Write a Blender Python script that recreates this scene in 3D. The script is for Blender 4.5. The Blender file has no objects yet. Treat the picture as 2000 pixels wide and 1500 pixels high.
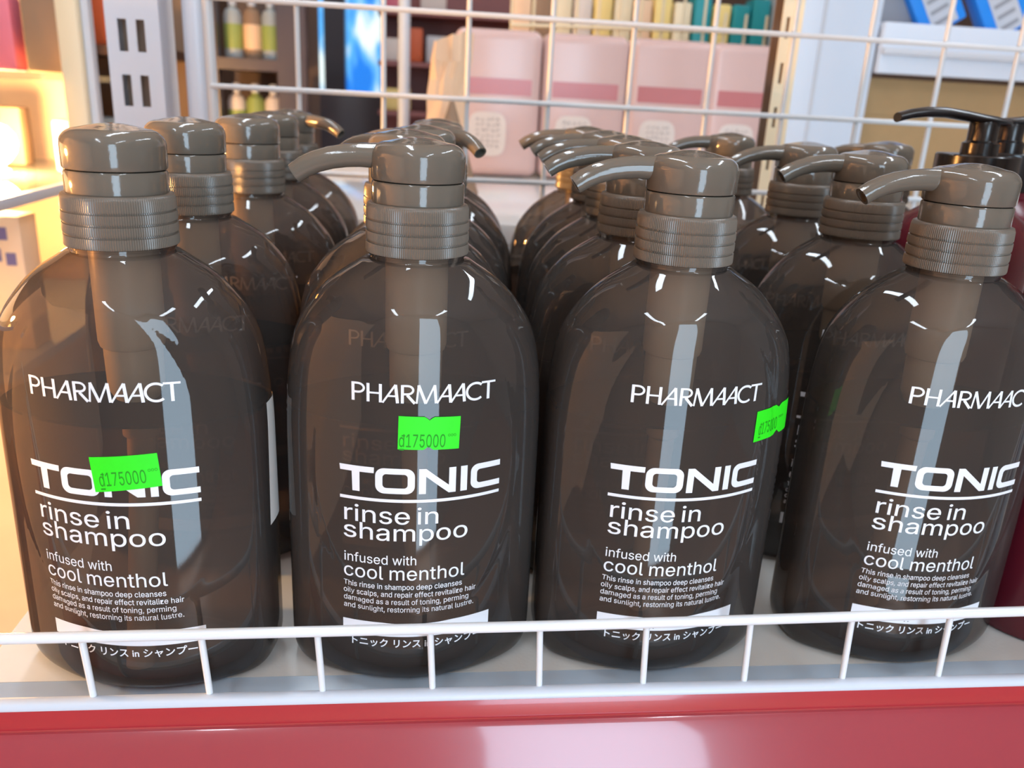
import bpy, bmesh, math, random
import numpy as np
from mathutils import Vector, Matrix
random.seed(7)
S = bpy.context.scene
COL = S.collection
PI = math.pi
R = math.radians

# ------------------------------------------------------------------ camera
F, PITCH, ROLL, YAW = 1639.87, 0.326778, 0.053062, 0.116043
CAM = Vector((0.001454, -0.299504, 0.215314))
fw = Vector((math.sin(YAW) * math.cos(PITCH), math.cos(YAW) * math.cos(PITCH), -math.sin(PITCH)))
rt = Vector((math.cos(YAW), -math.sin(YAW), 0))
up = rt.cross(fw)
c_, s_ = math.cos(ROLL), math.sin(ROLL)
xc, yc = c_ * rt + s_ * up, -s_ * rt + c_ * up
cd = bpy.data.cameras.new('camera')
cam = bpy.data.objects.new('camera', cd)
COL.objects.link(cam)
cam.matrix_world = Matrix(((xc.x, yc.x, -fw.x, CAM.x), (xc.y, yc.y, -fw.y, CAM.y), (xc.z, yc.z, -fw.z, CAM.z), (0, 0, 0, 1)))
cd.sensor_width = 36
cd.lens = F / 2000 * 36
cd.clip_start = 0.01
cd.dof.use_dof = True
cd.dof.focus_distance = 0.297
cd.dof.aperture_fstop = 13.5
S.camera = cam

# ------------------------------------------------------------------ world, colour management
S.view_settings.view_transform = 'Standard'
S.view_settings.look = 'None'
S.view_settings.gamma = 1
S.view_settings.use_curve_mapping = False
S.view_settings.exposure = 0.12
W_ = bpy.data.worlds.new('world')
S.world = W_
W_.use_nodes = True
W_.node_tree.nodes['Background'].inputs[0].default_value = (0.75, 0.87, 1.0, 1)
W_.node_tree.nodes['Background'].inputs[1].default_value = 1.0
S.cycles.transparent_max_bounces = 40
S.cycles.max_bounces = 8
S.cycles.caustics_reflective = False
S.cycles.caustics_refractive = False
S.cycles.sample_clamp_indirect = 4.0
S.cycles.use_denoising = True


def area(name, loc, target, sx, sy, power, col):
    l = bpy.data.lights.new(name, 'AREA')
    l.shape = 'RECTANGLE'
    l.size, l.size_y, l.energy, l.color = sx, sy, power, col
    o = bpy.data.objects.new(name, l)
    COL.objects.link(o)
    o.location = loc
    o.rotation_euler = (Vector(target) - Vector(loc)).to_track_quat('-Z', 'Y').to_euler()
    return o


# daylight through the open shop door behind the camera, and the tubes under the ceiling
area('doorway_daylight', (0.46, -1.97, -0.02), (0.46, 0, -0.02), 0.56, 2.1, 32, (0.58, 0.80, 1.0))
for i, (x, y) in enumerate(((-0.55, -1.3), (0.75, -1.3), (-0.2, 0.45), (1.1, 0.45))):
    area('ceiling_tube_light', (x, y, 1.44), (x, y, 0), 0.09, 1.2, 9, (0.80, 0.90, 1.0))


# ------------------------------------------------------------------ materials
def lin(c):
    return tuple(((v / 255) / 12.92 if v / 255 <= 0.04045 else ((v / 255 + 0.055) / 1.055) ** 2.4) for v in c)


def mat(name, rgb, rough=0.5, spec=0.5, metal=0.0, coat=0.0, emit=None, strength=0, noise=0.0, nscale=60, bump=0.0, bscale=300):
    m = bpy.data.materials.new(name)
    m.use_nodes = True
    nt = m.node_tree
    p = nt.nodes['Principled BSDF']
    col = (*lin(rgb), 1)
    p.inputs['Base Color'].default_value = col
    p.inputs['Roughness'].default_value = rough
    p.inputs['Specular IOR Level'].default_value = spec
    p.inputs['Metallic'].default_value = metal
    p.inputs['Coat Weight'].default_value = coat
    p.inputs['Coat Roughness'].default_value = 0.05
    if emit:
        p.inputs['Emission Color'].default_value = (*lin(emit), 1)
        p.inputs['Emission Strength'].default_value = strength
    if noise or bump:
        tc = nt.nodes.new('ShaderNodeTexCoord')
    if noise:
        n = nt.nodes.new('ShaderNodeTexNoise')
        n.inputs['Scale'].default_value = nscale
        n.inputs['Detail'].default_value = 4
        nt.links.new(tc.outputs['Object'], n.inputs['Vector'])
        mx = nt.nodes.new('ShaderNodeMix')
        mx.data_type = 'RGBA'
        mx.inputs[6].default_value = tuple(v * (1 - noise) for v in col[:3]) + (1,)
        mx.inputs[7].default_value = tuple(min(1, v * (1 + noise)) for v in col[:3]) + (1,)
        nt.links.new(n.outputs['Fac'], mx.inputs[0])
        nt.links.new(mx.outputs[2], p.inputs['Base Color'])
    if bump:
        n2 = nt.nodes.new('ShaderNodeTexNoise')
        n2.inputs['Scale'].default_value = bscale
        nt.links.new(tc.outputs['Object'], n2.inputs['Vector'])
        b = nt.nodes.new('ShaderNodeBump')
        b.inputs['Strength'].default_value = bump
        b.inputs['Distance'].default_value = 0.0005
        nt.links.new(n2.outputs['Fac'], b.inputs['Height'])
        nt.links.new(b.outputs['Normal'], p.inputs['Normal'])
    return m


def see_through(name, tint, haze, haze_fac, gloss=True, rough=0.03, ior=1.5):
    """Tinted clear plastic: straight transmission, a little milky haze, and a clear gloss on the outer side."""
    m = bpy.data.materials.new(name)
    m.use_nodes = True
    nt = m.node_tree
    for n in list(nt.nodes):
        nt.nodes.remove(n)
    N = nt.nodes.new
    out = N('ShaderNodeOutputMaterial')
    tr = N('ShaderNodeBsdfTransparent')
    lw = N('ShaderNodeLayerWeight')              # the wall is longer to cross at a slant, so it tints more there
    lw.inputs[0].default_value = 0.5
    pw = N('ShaderNodeMath')
    pw.operation = 'POWER'
    pw.inputs[1].default_value = 2.0
    nt.links.new(lw.outputs['Facing'], pw.inputs[0])
    mc = N('ShaderNodeMix')
    mc.data_type = 'RGBA'
    mc.inputs[6].default_value = (*tint, 1)
    mc.inputs[7].default_value = (*[v ** 3 for v in tint], 1)
    nt.links.new(pw.outputs[0], mc.inputs[0])
    nt.links.new(mc.outputs[2], tr.inputs[0])
    df = N('ShaderNodeBsdfDiffuse')
    df.inputs[0].default_value = (*haze, 1)
    m1 = N('ShaderNodeMixShader')
    m1.inputs[0].default_value = haze_fac
    nt.links.new(tr.outputs[0], m1.inputs[1])
    nt.links.new(df.outputs[0], m1.inputs[2])
    last = m1
    if gloss:
        fr = N('ShaderNodeFresnel')
        fr.inputs[0].default_value = ior
        geo = N('ShaderNodeNewGeometry')
        inv = N('ShaderNodeMath')
        inv.operation = 'SUBTRACT'
        inv.inputs[0].default_value = 1
        nt.links.new(geo.outputs['Backfacing'], inv.inputs[1])
        mu = N('ShaderNodeMath')
        mu.operation = 'MULTIPLY'
        nt.links.new(fr.outputs[0], mu.inputs[0])
        nt.links.new(inv.outputs[0], mu.inputs[1])
        gl = N('ShaderNodeBsdfGlossy')
        gl.inputs['Roughness'].default_value = rough
        m2 = N('ShaderNodeMixShader')
        nt.links.new(mu.outputs[0], m2.inputs[0])
        nt.links.new(m1.outputs[0], m2.inputs[1])
        nt.links.new(gl.outputs[0], m2.inputs[2])
        last = m2
    nt.links.new(last.outputs[0], out.inputs[0])
    return m


M = dict(
    smoke=see_through('smoky_brown_plastic', (0.50, 0.445, 0.40), (0.120, 0.104, 0.095), 0.33),
    liquid=see_through('shampoo_liquid', (0.80, 0.71, 0.65), (0.09, 0.07, 0.06), 0.05, gloss=False),
    line=see_through('shampoo_surface_line', (0.12, 0.10, 0.09), (0.03, 0.025, 0.02), 0.5, gloss=False),
    cap=mat('taupe_cap_plastic', (106, 98, 88), 0.10, 0.5, bump=0.05, bscale=900),
    collar=mat('taupe_collar_plastic', (110, 101, 91), 0.30, 0.5),
    pump=mat('beige_pump_plastic', (246, 234, 212), 0.35),
    print=mat('white_print', (236, 238, 244), 0.4),
    green=mat('fluorescent_green_paper', (40, 235, 20), 0.6, noise=0.06, nscale=400),
    ink=mat('dark_green_ink', (22, 150, 14), 0.7),
    paper=mat('white_paper', (232, 226, 220), 0.7),
    blackink=mat('black_ink', (35, 33, 36), 0.6),
    deck=mat('off_white_enamel', (226, 226, 222), 0.35, 0.5, noise=0.05, nscale=35, bump=0.12, bscale=700),
    lip=mat('white_enamel_blue_shade', (172, 190, 206), 0.25),  # bend of the white deck; its cool blue shading is put into the colour
    wire=mat('white_coated_wire', (232, 236, 240), 0.22, 0.5, coat=0.3),
    gridwire=mat('grey_white_coated_wire', (204, 206, 208), 0.3, 0.5),
    redplastic=mat('red_rail_plastic', (176, 52, 58), 0.22, 0.5, coat=0.4, noise=0.05, nscale=18),
    redcover=mat('red_rail_cover', (158, 58, 68), 0.20, 0.5, coat=0.8, noise=0.08, nscale=14, bump=0.10, bscale=20),
    whitepaint=mat('white_painted_steel', (208, 216, 228), 0.35),
    cream=mat('cream_painted_steel', (240, 224, 190), 0.45),
    dark=mat('dark_recess', (104, 86, 76), 0.8),
    inner=mat('brown_inner_channel', (170, 138, 116), 0.7),
    darkred=mat('dark_red_plastic', (92, 22, 36), 0.25, 0.5),
    black=mat('black_pump_plastic', (26, 24, 25), 0.22, 0.5),
    pink=mat('pale_pink_plastic', (216, 184, 178), 0.22, 0.5, noise=0.03, nscale=9),
    rose=mat('rose_red_band', (196, 122, 124), 0.25, 0.5),
    badge=mat('badge_paper', (226, 214, 206), 0.6),
    greyink=mat('grey_ink', (150, 138, 136), 0.7),
    card=mat('brown_cardboard', (172, 140, 98), 0.8, noise=0.07, nscale=40),
    blue=mat('bright_blue_print', (34, 140, 232), 0.4),
    ltgrey=mat('light_grey_film', (196, 198, 204), 0.4),
    midgrey=mat('mid_grey_print', (150, 150, 156), 0.5),
    floor=mat('terracotta_floor', (214, 158, 124), 0.45, noise=0.06, nscale=6),
    wall=mat('pale_wall', (196, 192, 184), 0.8),
    ceil=mat('white_ceiling', (226, 226, 224), 0.8),
    navy=mat('dark_frame_metal', (80, 74, 82), 0.35),
    brown=mat('dark_brown_board', (104, 78, 64), 0.6),
    tan=mat('tan_board', (150, 122, 98), 0.7),
    glass=see_through('shelf_glass', (0.90, 0.92, 0.90), (0.8, 0.8, 0.78), 0.12),
    hotpink=mat('pink_packet', (226, 120, 140), 0.5, noise=0.15, nscale=30),
    peach=mat('peach_packet', (244, 206, 170), 0.5, noise=0.10, nscale=30),
    yellow=mat('warm_yellow_packet', (246, 218, 140), 0.5, noise=0.10, nscale=30),
    purple=mat('purple_print', (112, 104, 150), 0.5),
    teal=mat('teal_packet', (30, 150, 158), 0.4),
    lime=mat('lime_tag', (160, 240, 20), 0.5),
    orange=mat('orange_packet', (206, 96, 52), 0.5),
    leaf=mat('green_print', (150, 168, 92), 0.5),
    greycan=mat('grey_bottle_plastic', (168, 176, 178), 0.35),
    maroon=mat('maroon_board', (146, 92, 90), 0.5),
    greenboard=mat('green_board', (60, 130, 52), 0.5),
    lamp=mat('lit_warm_bulb', (255, 226, 170), 0.4, emit=(255, 196, 124), strength=500),
    lamp_added=mat('added_warm_bulb', (255, 226, 170), 0.4, emit=(255, 182, 100), strength=1900),
    tube=mat('lit_ceiling_tube', (255, 255, 255), 0.4, emit=(226, 238, 255), strength=12),
)


def sky_glass():
    m = bpy.data.materials.new('lit_window_view')
    m.use_nodes = True
    nt = m.node_tree
    p = nt.nodes['Principled BSDF']
    p.inputs['Roughness'].default_value = 0.2
    tc = nt.nodes.new('ShaderNodeTexCoord')
    n = nt.nodes.new('ShaderNodeTexNoise')
    n.inputs['Scale'].default_value = 5.5
    n.inputs['Detail'].default_value = 2
    mp = nt.nodes.new('ShaderNodeMapping')
    mp.inputs['Scale'].default_value = (2.2, 1, 0.8)
    nt.links.new(tc.outputs['Object'], mp.inputs[0])
    nt.links.new(mp.outputs[0], n.inputs['Vector'])
    cr = nt.nodes.new('ShaderNodeValToRGB')
    e = cr.color_ramp.elements
    e[0].position, e[0].color = 0.40, (*lin((40, 128, 232)), 1)
    e[1].position, e[1].color = 0.64, (*lin((236, 252, 250)), 1)
    x = e.new(0.52)
    x.color = (*lin((96, 182, 246)), 1)
    nt.links.new(n.outputs['Fac'], cr.inputs[0])
    nt.links.new(cr.outputs[0], p.inputs['Emission Color'])
    nt.links.new(cr.outputs[0], p.inputs['Base Color'])
    p.inputs['Emission Strength'].default_value = 0.95
    return m


M['sky'] = sky_glass()


# ------------------------------------------------------------------ object helpers
def tag(o, label=None, cat=None, group=None, kind=None):
    if label: o['label'] = label
    if cat: o['category'] = cat
    if group: o['group'] = group
    if kind: o['kind'] = kind
    return o


def link(name, me, m, parent=None, smooth=False):
    o = bpy.data.objects.new(name, me)
    COL.objects.link(o)
    if m is not None and not me.materials:
        me.materials.append(m)
    if parent: o.parent = parent
    if smooth:
        for p in me.polygons: p.use_smooth = True
    return o


def empty(name, loc=(0, 0, 0), rz=0):
    o = bpy.data.objects.new(name, None)
    COL.objects.link(o)
    o.empty_display_size = 0.02
    o.location = loc
    o.rotation_euler = (0, 0, rz)
    return o


def bm_mesh(bm, name, smooth_angle=None):
    bmesh.ops.recalc_face_normals(bm, faces=bm.faces[:])
    me = bpy.data.meshes.new(name)
    bm.to_mesh(me)
    bm.free()
    if smooth_angle is not None:
        for p in me.polygons: p.use_smooth = True
        me.set_sharp_from_angle(angle=R(smooth_angle))
    return me


def add_box(bm, lo, hi, bevel=0.0, seg=2):
    r = bmesh.ops.create_cube(bm, size=1)
    vs = r['verts']
    for v in vs:
        v.co = Vector([lo[i] + (v.co[i] + 0.5) * (hi[i] - lo[i]) for i in range(3)])
    if bevel:
        es = list({e for v in vs for e in v.link_edges})
        bmesh.ops.bevel(bm, geom=es, offset=bevel, segments=seg, profile=0.5, affect='EDGES')


def box(name, lo, hi, m, parent=None, bevel=0.0, seg=2):
    bm = bmesh.new()
    add_box(bm, lo, hi, bevel, seg)
    return link(name, bm_mesh(bm, name, 40 if bevel else None), m, parent)


def add_tube(bm, pts, r, seg=12, cap=True):
    """Round rod through pts (r a number or one radius per point)."""
    pts = [Vector(p) for p in pts]
    rr = r if isinstance(r, (list, tuple)) else [r] * len(pts)
    rings = []
    t0 = (pts[1] - pts[0]).normalized()
    ref = Vector((0, 0, 1)) if abs(t0.z) < 0.9 else Vector((0, 1, 0))
    for i, p in enumerate(pts):
        t = (pts[min(i + 1, len(pts) - 1)] - pts[max(i - 1, 0)]).normalized()
        a = t.cross(ref).normalized()
        b = a.cross(t)
        rings.append([bm.verts.new(p + (a * math.cos(2 * PI * k / seg) + b * math.sin(2 * PI * k / seg)) * rr[i]) for k in range(seg)])
    for i in range(len(rings) - 1):
        for k in range(seg):
            bm.faces.new((rings[i][k], rings[i][(k + 1) % seg], rings[i + 1][(k + 1) % seg], rings[i + 1][k]))
    if cap:
        bm.faces.new(rings[0][::-1])
        bm.faces.new(rings[-1])


def tube(name, pts, r, m, parent=None, seg=12):
    bm = bmesh.new()
    add_tube(bm, pts, r, seg)
    return link(name, bm_mesh(bm, name, 50), m, parent)


def add_lathe(bm, prof, seg=64, rmod=None, center=(0, 0)):
    rings = []
    for (r, z) in prof:
        ring = []
        for k in range(seg):
            a = 2 * PI * k / seg
            q = r * (rmod(k, z) if rmod else 1)
            ring.append(bm.verts.new((center[0] + q * math.cos(a), center[1] + q * math.sin(a), z)))
        rings.append(ring)
    for i in range(len(rings) - 1):
        for k in range(seg):
            bm.faces.new((rings[i][k], rings[i][(k + 1) % seg], rings[i + 1][(k + 1) % seg], rings[i + 1][k]))
    bm.faces.new(rings[0][::-1])
    bm.faces.new(rings[-1])


def lathe(name, prof, m, parent=None, seg=64, rmod=None, ang=35):
    bm = bmesh.new()
    add_lathe(bm, prof, seg, rmod)
    return link(name, bm_mesh(bm, name, ang), m, parent)


def prism(name, prof_yz, x0, x1, m, parent=None, ang=30):
    """Closed (y, z) outline pulled along x."""
    bm = bmesh.new()
    a = [bm.verts.new((x0, y, z)) for y, z in prof_yz]
    b = [bm.verts.new((x1, y, z)) for y, z in prof_yz]
    n = len(a)
    for i in range(n):
        bm.faces.new((a[i], a[(i + 1) % n], b[(i + 1) % n], b[i]))
    bm.faces.new(a[::-1])
    bm.faces.new(b)
    return link(name, bm_mesh(bm, name, ang), m, parent)


# ------------------------------------------------------------------ shelf, fence, rail
sh = empty('store_shelf', (0, 0, 0))
tag(sh, 'white enamelled store shelf board carrying all the shampoo bottles', 'shelf')
prism('deck', [(-0.0222, 0), (-0.0222, -0.0035), (0.372, -0.0035), (0.372, 0)],
      -0.1618, 0.75, M['deck'], sh, 50)

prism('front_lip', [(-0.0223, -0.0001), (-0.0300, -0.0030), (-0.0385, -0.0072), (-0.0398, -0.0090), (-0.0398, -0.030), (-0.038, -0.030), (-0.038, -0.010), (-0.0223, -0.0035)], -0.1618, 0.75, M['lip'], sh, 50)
rail = empty('price_rail', (0, -0.042, -0.02))
tag(rail, 'glossy red plastic price rail along the front edge of the shelf', 'price rail')


def onrail(o):
    o.parent = rail
    o.matrix_parent_inverse = Matrix.Translation(-Vector(rail.location))
    return o


onrail(prism('rail_body', [(-0.0402, 0.0052), (-0.0442, 0.0047), (-0.0446, 0.0025), (-0.0446, -0.0032), (-0.0452, -0.0036), (-0.0452, -0.040), (-0.0402, -0.040)], -0.45, 0.75, M['redplastic']))
onrail(prism('rail_cover', [(-0.0453, -0.0034), (-0.0462, -0.0036), (-0.0474, -0.0050), (-0.0500, -0.0100), (-0.0545, -0.0200), (-0.0580, -0.0300), (-0.0600, -0.0400), (-0.0453, -0.0400)], -0.45, 0.75, M['redcover']))
onrail(tag(prism('rail_edge', [(-0.0400, 0.0073), (-0.0418, 0.0079), (-0.0440, 0.0070), (-0.0446, 0.0053), (-0.0443, 0.0046), (-0.0401, 0.0052)], -0.45, 0.75, M['whitepaint'], None, 70), 'thin white top edge'))

fence = empty('shelf_fence', (0, -0.041, 0))
tag(fence, 'white coated wire fence with one top bar along the shelf front', 'fence')


def onto(parent, o):
    o.parent = parent
    o.matrix_parent_inverse = Matrix.Translation(-Vector(parent.location))
    return o


onto(fence, tube('top_bar', [(-0.45, -0.0425, 0.0318), (-0.139, -0.0425, 0.0334), (-0.054, -0.0425, 0.0341), (0.055, -0.0425, 0.0351), (0.132, -0.0425, 0.0364), (0.235, -0.0425, 0.0382), (0.75, -0.0425, 0.0450)], 0.00195, M['wire'], None, 16))
for k in range(-1, 15):
    x = -0.1115 + 0.0399 * k
    if -0.149 < x < 0.42:
        onto(fence, tube('upright_wire', [(x, -0.0402, -0.0062), (x, -0.0404, 0.004), (x - 0.0015, -0.0410, 0.0330 + 0.0125 * max(0, x - .05) + .006 * x)], 0.00125, M['wire'], None, 12))

# ------------------------------------------------------------------ wire grid panel and uprights behind the bottles
GY = 0.372
grid = empty('wire_grid_panel', (0, GY, 0))
tag(grid, 'white wire mesh panel standing upright behind the bottles', 'wire grid')
for k in range(-2, 9):
    x = -0.0285 + 0.0622 * k
    onto(grid, tube('upright_wire', [(x, GY, 0.004), (x, GY, 0.62)], 0.0020 if k > -2 else 0.0040, M['gridwire'], None, 10))
for k in range(-3, 7):
    z = 0.2135 + 0.0592 * k
    onto(grid, tube('cross_wire', [(-0.153, GY - 0.003, z), (0.49, GY - 0.003, z - 0.0005)], 0.0020, M['gridwire'], None, 10))


def slotted_face(bm, x0, x1, y, z0, z1, slots, th=0.0018):
    """Flat strip in the x-z plane with real rectangular holes."""
    xs = sorted({x0, x1, *[v for s in slots for v in (s[0], s[1])]})
    zs = sorted({z0, z1, *[v for s in slots for v in (s[2], s[3])]})
    for i in range(len(xs) - 1):
        for j in range(len(zs) - 1):
            cx, cz = (xs[i] + xs[i + 1]) / 2, (zs[j] + zs[j + 1]) / 2
            if any(s[0] < cx < s[1] and s[2] < cz < s[3] for s in slots):
                continue
            add_box(bm, (xs[i], y, zs[j]), (xs[i + 1], y + th, zs[j + 1]))


ur = empty('slotted_upright', (-0.205, 0.372, 0))
tag(ur, 'white steel shelf upright with paired dark slots, behind the leftmost bottles', 'shelf upright')
bm = bmesh.new()
sl = []
for k in range(-6, 9):
    zc = 0.2072 + 0.0374 * k
    sl += [(-0.2158, -0.2096, zc - 0.0108, zc + 0.0108), (-0.2032, -0.1972, zc - 0.0108, zc + 0.0108)]
slotted_face(bm, -0.2240, -0.1870, 0.372, -0.10, 0.62, sl)
bmesh.ops.remove_doubles(bm, verts=bm.verts[:], dist=1e-6)
onto(ur, link('slotted_face', bm_mesh(bm, 'slotted_face'), M['whitepaint']))
bm = bmesh.new()
for lo, hi in (((-0.2240, 0.3738, -0.10), (-0.2222, 0.41, 0.62)), ((-0.1888, 0.3738, -0.10), (-0.1870, 0.41, 0.62))):
    add_box(bm, lo, hi)
onto(ur, box('inner_channel', (-0.2221, 0.402, -0.10), (-0.1889, 0.405, 0.62), M['inner']))
onto(ur, link('side_web', bm_mesh(bm, 'side_web'), M['whitepaint']))
po = tube('round_post', [(-0.1665, 0.392, -0.1), (-0.1665, 0.392, 0.62)], 0.0092, M['whitepaint'], None, 24)
tag(po, 'plain white round steel post beside the slotted upright', 'post')

ur2 = empty('slotted_upright', (0.312, 0.45, 0))
tag(ur2, 'cream slotted upright strip seen edge on, right of the pink boxes', 'shelf upright')
bm = bmesh.new()
sl = []
for k in range(-6, 9):
    zc = 0.2116 + 0.0365 * k
    sl += [(0.3075, 0.3105, zc - 0.0085, zc + 0.0085), (0.3140, 0.3170, zc - 0.0085, zc + 0.0085)]
slotted_face(bm, 0.3035, 0.3215, 0.45, 0.11, 0.62, sl)
bmesh.ops.remove_doubles(bm, verts=bm.verts[:], dist=1e-6)
onto(ur2, link('slotted_face', bm_mesh(bm, 'slotted_face'), M['cream']))
onto(ur2, box('side_web', (0.3195, 0.4518, 0.11), (0.3215, 0.48, 0.62), M['cream']))
onto(ur2, box('inner_channel', (0.3045, 0.470, 0.11), (0.3185, 0.473, 0.62), M['dark']))

# shelf of the neighbouring row behind the grid
nb = empty('rear_shelf', (0.2, 0.6, 0.11))
tag(nb, 'glossy white shelf board behind the wire grid carrying the pink boxes', 'shelf')
M['glossdeck'] = mat('glossy_white_enamel', (222, 222, 222), 0.12, 0.6)
onto(nb, box('deck', (-0.155, 0.385, 0.102), (0.95, 0.93, 0.119), M['glossdeck'], None, 0.002))
onto(nb, box('front_panel', (-0.155, 0.388, -0.10), (0.95, 0.396, 0.1015), M['glossdeck']))
onto(nb, box('rear_lip', (-0.155, 0.918, 0.1195), (0.95, 0.928, 0.127), M['whitepaint'], None, 0.001))


# ------------------------------------------------------------------ lettering
try:                                            # the plain sans that ships with Blender; else its built-in face
    SANS = bpy.data.fonts.load(bpy.utils.system_resource('DATAFILES') + '/fonts/Inter.woff2')
except Exception:
    SANS = None


def open_e(me, txt):
    """The font's e does not fill cleanly, so each e is cut from an o: a gap at the right and a bar."""
    bm = bmesh.new()
    bm.from_mesh(me)
    seen, isl = set(), []
    for v in bm.verts:
        if v in seen: continue
        st, grp = [v], []
        seen.add(v)
        while st:
            a = st.pop()
            grp.append(a)
            for e in a.link_edges:
                b = e.other_vert(a)
                if b not in seen:
                    seen.add(b)
                    st.append(b)
        isl.append(grp)
    isl.sort(key=lambda g: min(v.co.x for v in g))
    ch_ = []                                     # islands stacked over each other (i, f, t) are one letter
    for g in isl:
        a0, a1 = min(v.co.x for v in g), max(v.co.x for v in g)
        if ch_ and min(a1, ch_[-1][1]) - max(a0, ch_[-1][0]) > .6 * min(a1 - a0, ch_[-1][1] - ch_[-1][0]):
            ch_[-1] = (min(a0, ch_[-1][0]), max(a1, ch_[-1][1]), ch_[-1][2] + g)
        else:
            ch_.append((a0, a1, g))
    boxes, k = [], 0
    for ch in txt.replace(' ', ''):
        if ch == 'e':
            g = ch_[k][2]
            boxes.append((min(v.co.x for v in g), max(v.co.x for v in g), min(v.co.y for v in g), max(v.co.y for v in g)))
        k += 1
    for x0, x1, y0, y1 in boxes:
        h, cx = y1 - y0, (x0 + x1) / 2
        g0, g1, g2 = y0 + .30 * h, y0 + .44 * h, y0 + .575 * h
        for co, no in (((cx, 0, 0), (1, 0, 0)), ((0, g0, 0), (0, 1, 0)), ((0, g1, 0), (0, 1, 0))):
            fs = [f for f in bm.faces if x0 - 1e-5 <= f.calc_center_median().x <= x1 + 1e-5]
            ge = fs + list({e for f in fs for e in f.edges}) + list({v for f in fs for v in f.verts})
            bmesh.ops.bisect_plane(bm, geom=ge, plane_co=co, plane_no=no)
        dead = [f for f in bm.faces if cx < f.calc_center_median().x <= x1 + 1e-5 and g0 < f.calc_center_median().y < g1]
        bmesh.ops.delete(bm, geom=dead, context='FACES')
        bm.faces.new([bm.verts.new((x, y, 0)) for x, y in ((x0 + .03, g1), (x1 - .004, g1), (x1 - .012, g2), (x0 + .02, g2))])
    bm.to_mesh(me)
    bm.free()
    return me


def text_mesh(txt, x0, x1, base, xh, embolden=0.0, ref='x', slant=0.0, sans=True):
    """Flat lettering in the local x-z plane fitted to x0..x1, with the given height of the letter ref."""
    def raw(t):
        cu = bpy.data.curves.new('lettering', 'FONT')
        cu.body = t
        if sans and SANS: cu.font = SANS
        cu.size = 1
        cu.offset = embolden
        cu.resolution_u = 5
        o = bpy.data.objects.new('lettering', cu)
        COL.objects.link(o)
        dg = bpy.context.evaluated_depsgraph_get()
        me = bpy.data.meshes.new_from_object(o.evaluated_get(dg))
        bpy.data.objects.remove(o)
        bpy.data.curves.remove(cu)
        return me
    rm = raw(ref)
    h = max(v.co.y for v in rm.vertices) - min(0, min(v.co.y for v in rm.vertices))
    bpy.data.meshes.remove(rm)
    if sans and 'e' in txt:
        me = open_e(raw(txt.replace('e', 'o')), txt)
    else:
        me = raw(txt)
    xs = [v.co.x for v in me.vertices]
    lo, hi = min(xs), max(xs)
    for v in me.vertices:
        x, y = v.co.x, v.co.y
        z = y / h * xh
        v.co = ((x - lo) / (hi - lo) * (x1 - x0) + x0 + slant * z, 0, base + z)
    return me


def stroke(bm, pts, w, closed=False, w2=None):
    """Flat polyline of width w in the x-z plane with mitred joints."""
    P = [Vector((p[0], p[1])) for p in pts]
    n = len(P)
    L, Rr = [], []
    for i in range(n):
        if closed:
            a, b = P[i - 1], P[(i + 1) % n]
            d1, d2 = (P[i] - a).normalized(), (b - P[i]).normalized()
        else:
            d1 = (P[i] - P[i - 1]).normalized() if i > 0 else (P[1] - P[0]).normalized()
            d2 = (P[i + 1] - P[i]).normalized() if i < n - 1 else d1
        t = (d1 + d2)
        t = t.normalized() if t.length > 1e-6 else d1
        nn = Vector((-t.y, t.x))
        k = max(0.35, nn.dot(Vector((-d1.y, d1.x))))
        ww = (w + (w2 - w) * i / (n - 1)) if w2 else w
        L.append(P[i] + nn * ww / 2 / k)
        Rr.append(P[i] - nn * ww / 2 / k)
    vl = [bm.verts.new((p.x, 0, p.y)) for p in L]
    vr = [bm.verts.new((p.x, 0, p.y)) for p in Rr]
    for i in range(n if closed else n - 1):
        j = (i + 1) % n
        bm.faces.new((vl[i], vl[j], vr[j], vr[i]))


def poly(bm, pts):
    bm.faces.new([bm.verts.new((p[0], 0, p[1])) for p in pts])


def arc(cx, cz, rx, rz, a0, a1, n=12):
    return [(cx + rx * math.cos(R(a0 + (a1 - a0) * i / n)), cz + rz * math.sin(R(a0 + (a1 - a0) * i / n))) for i in range(n + 1)]


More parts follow.
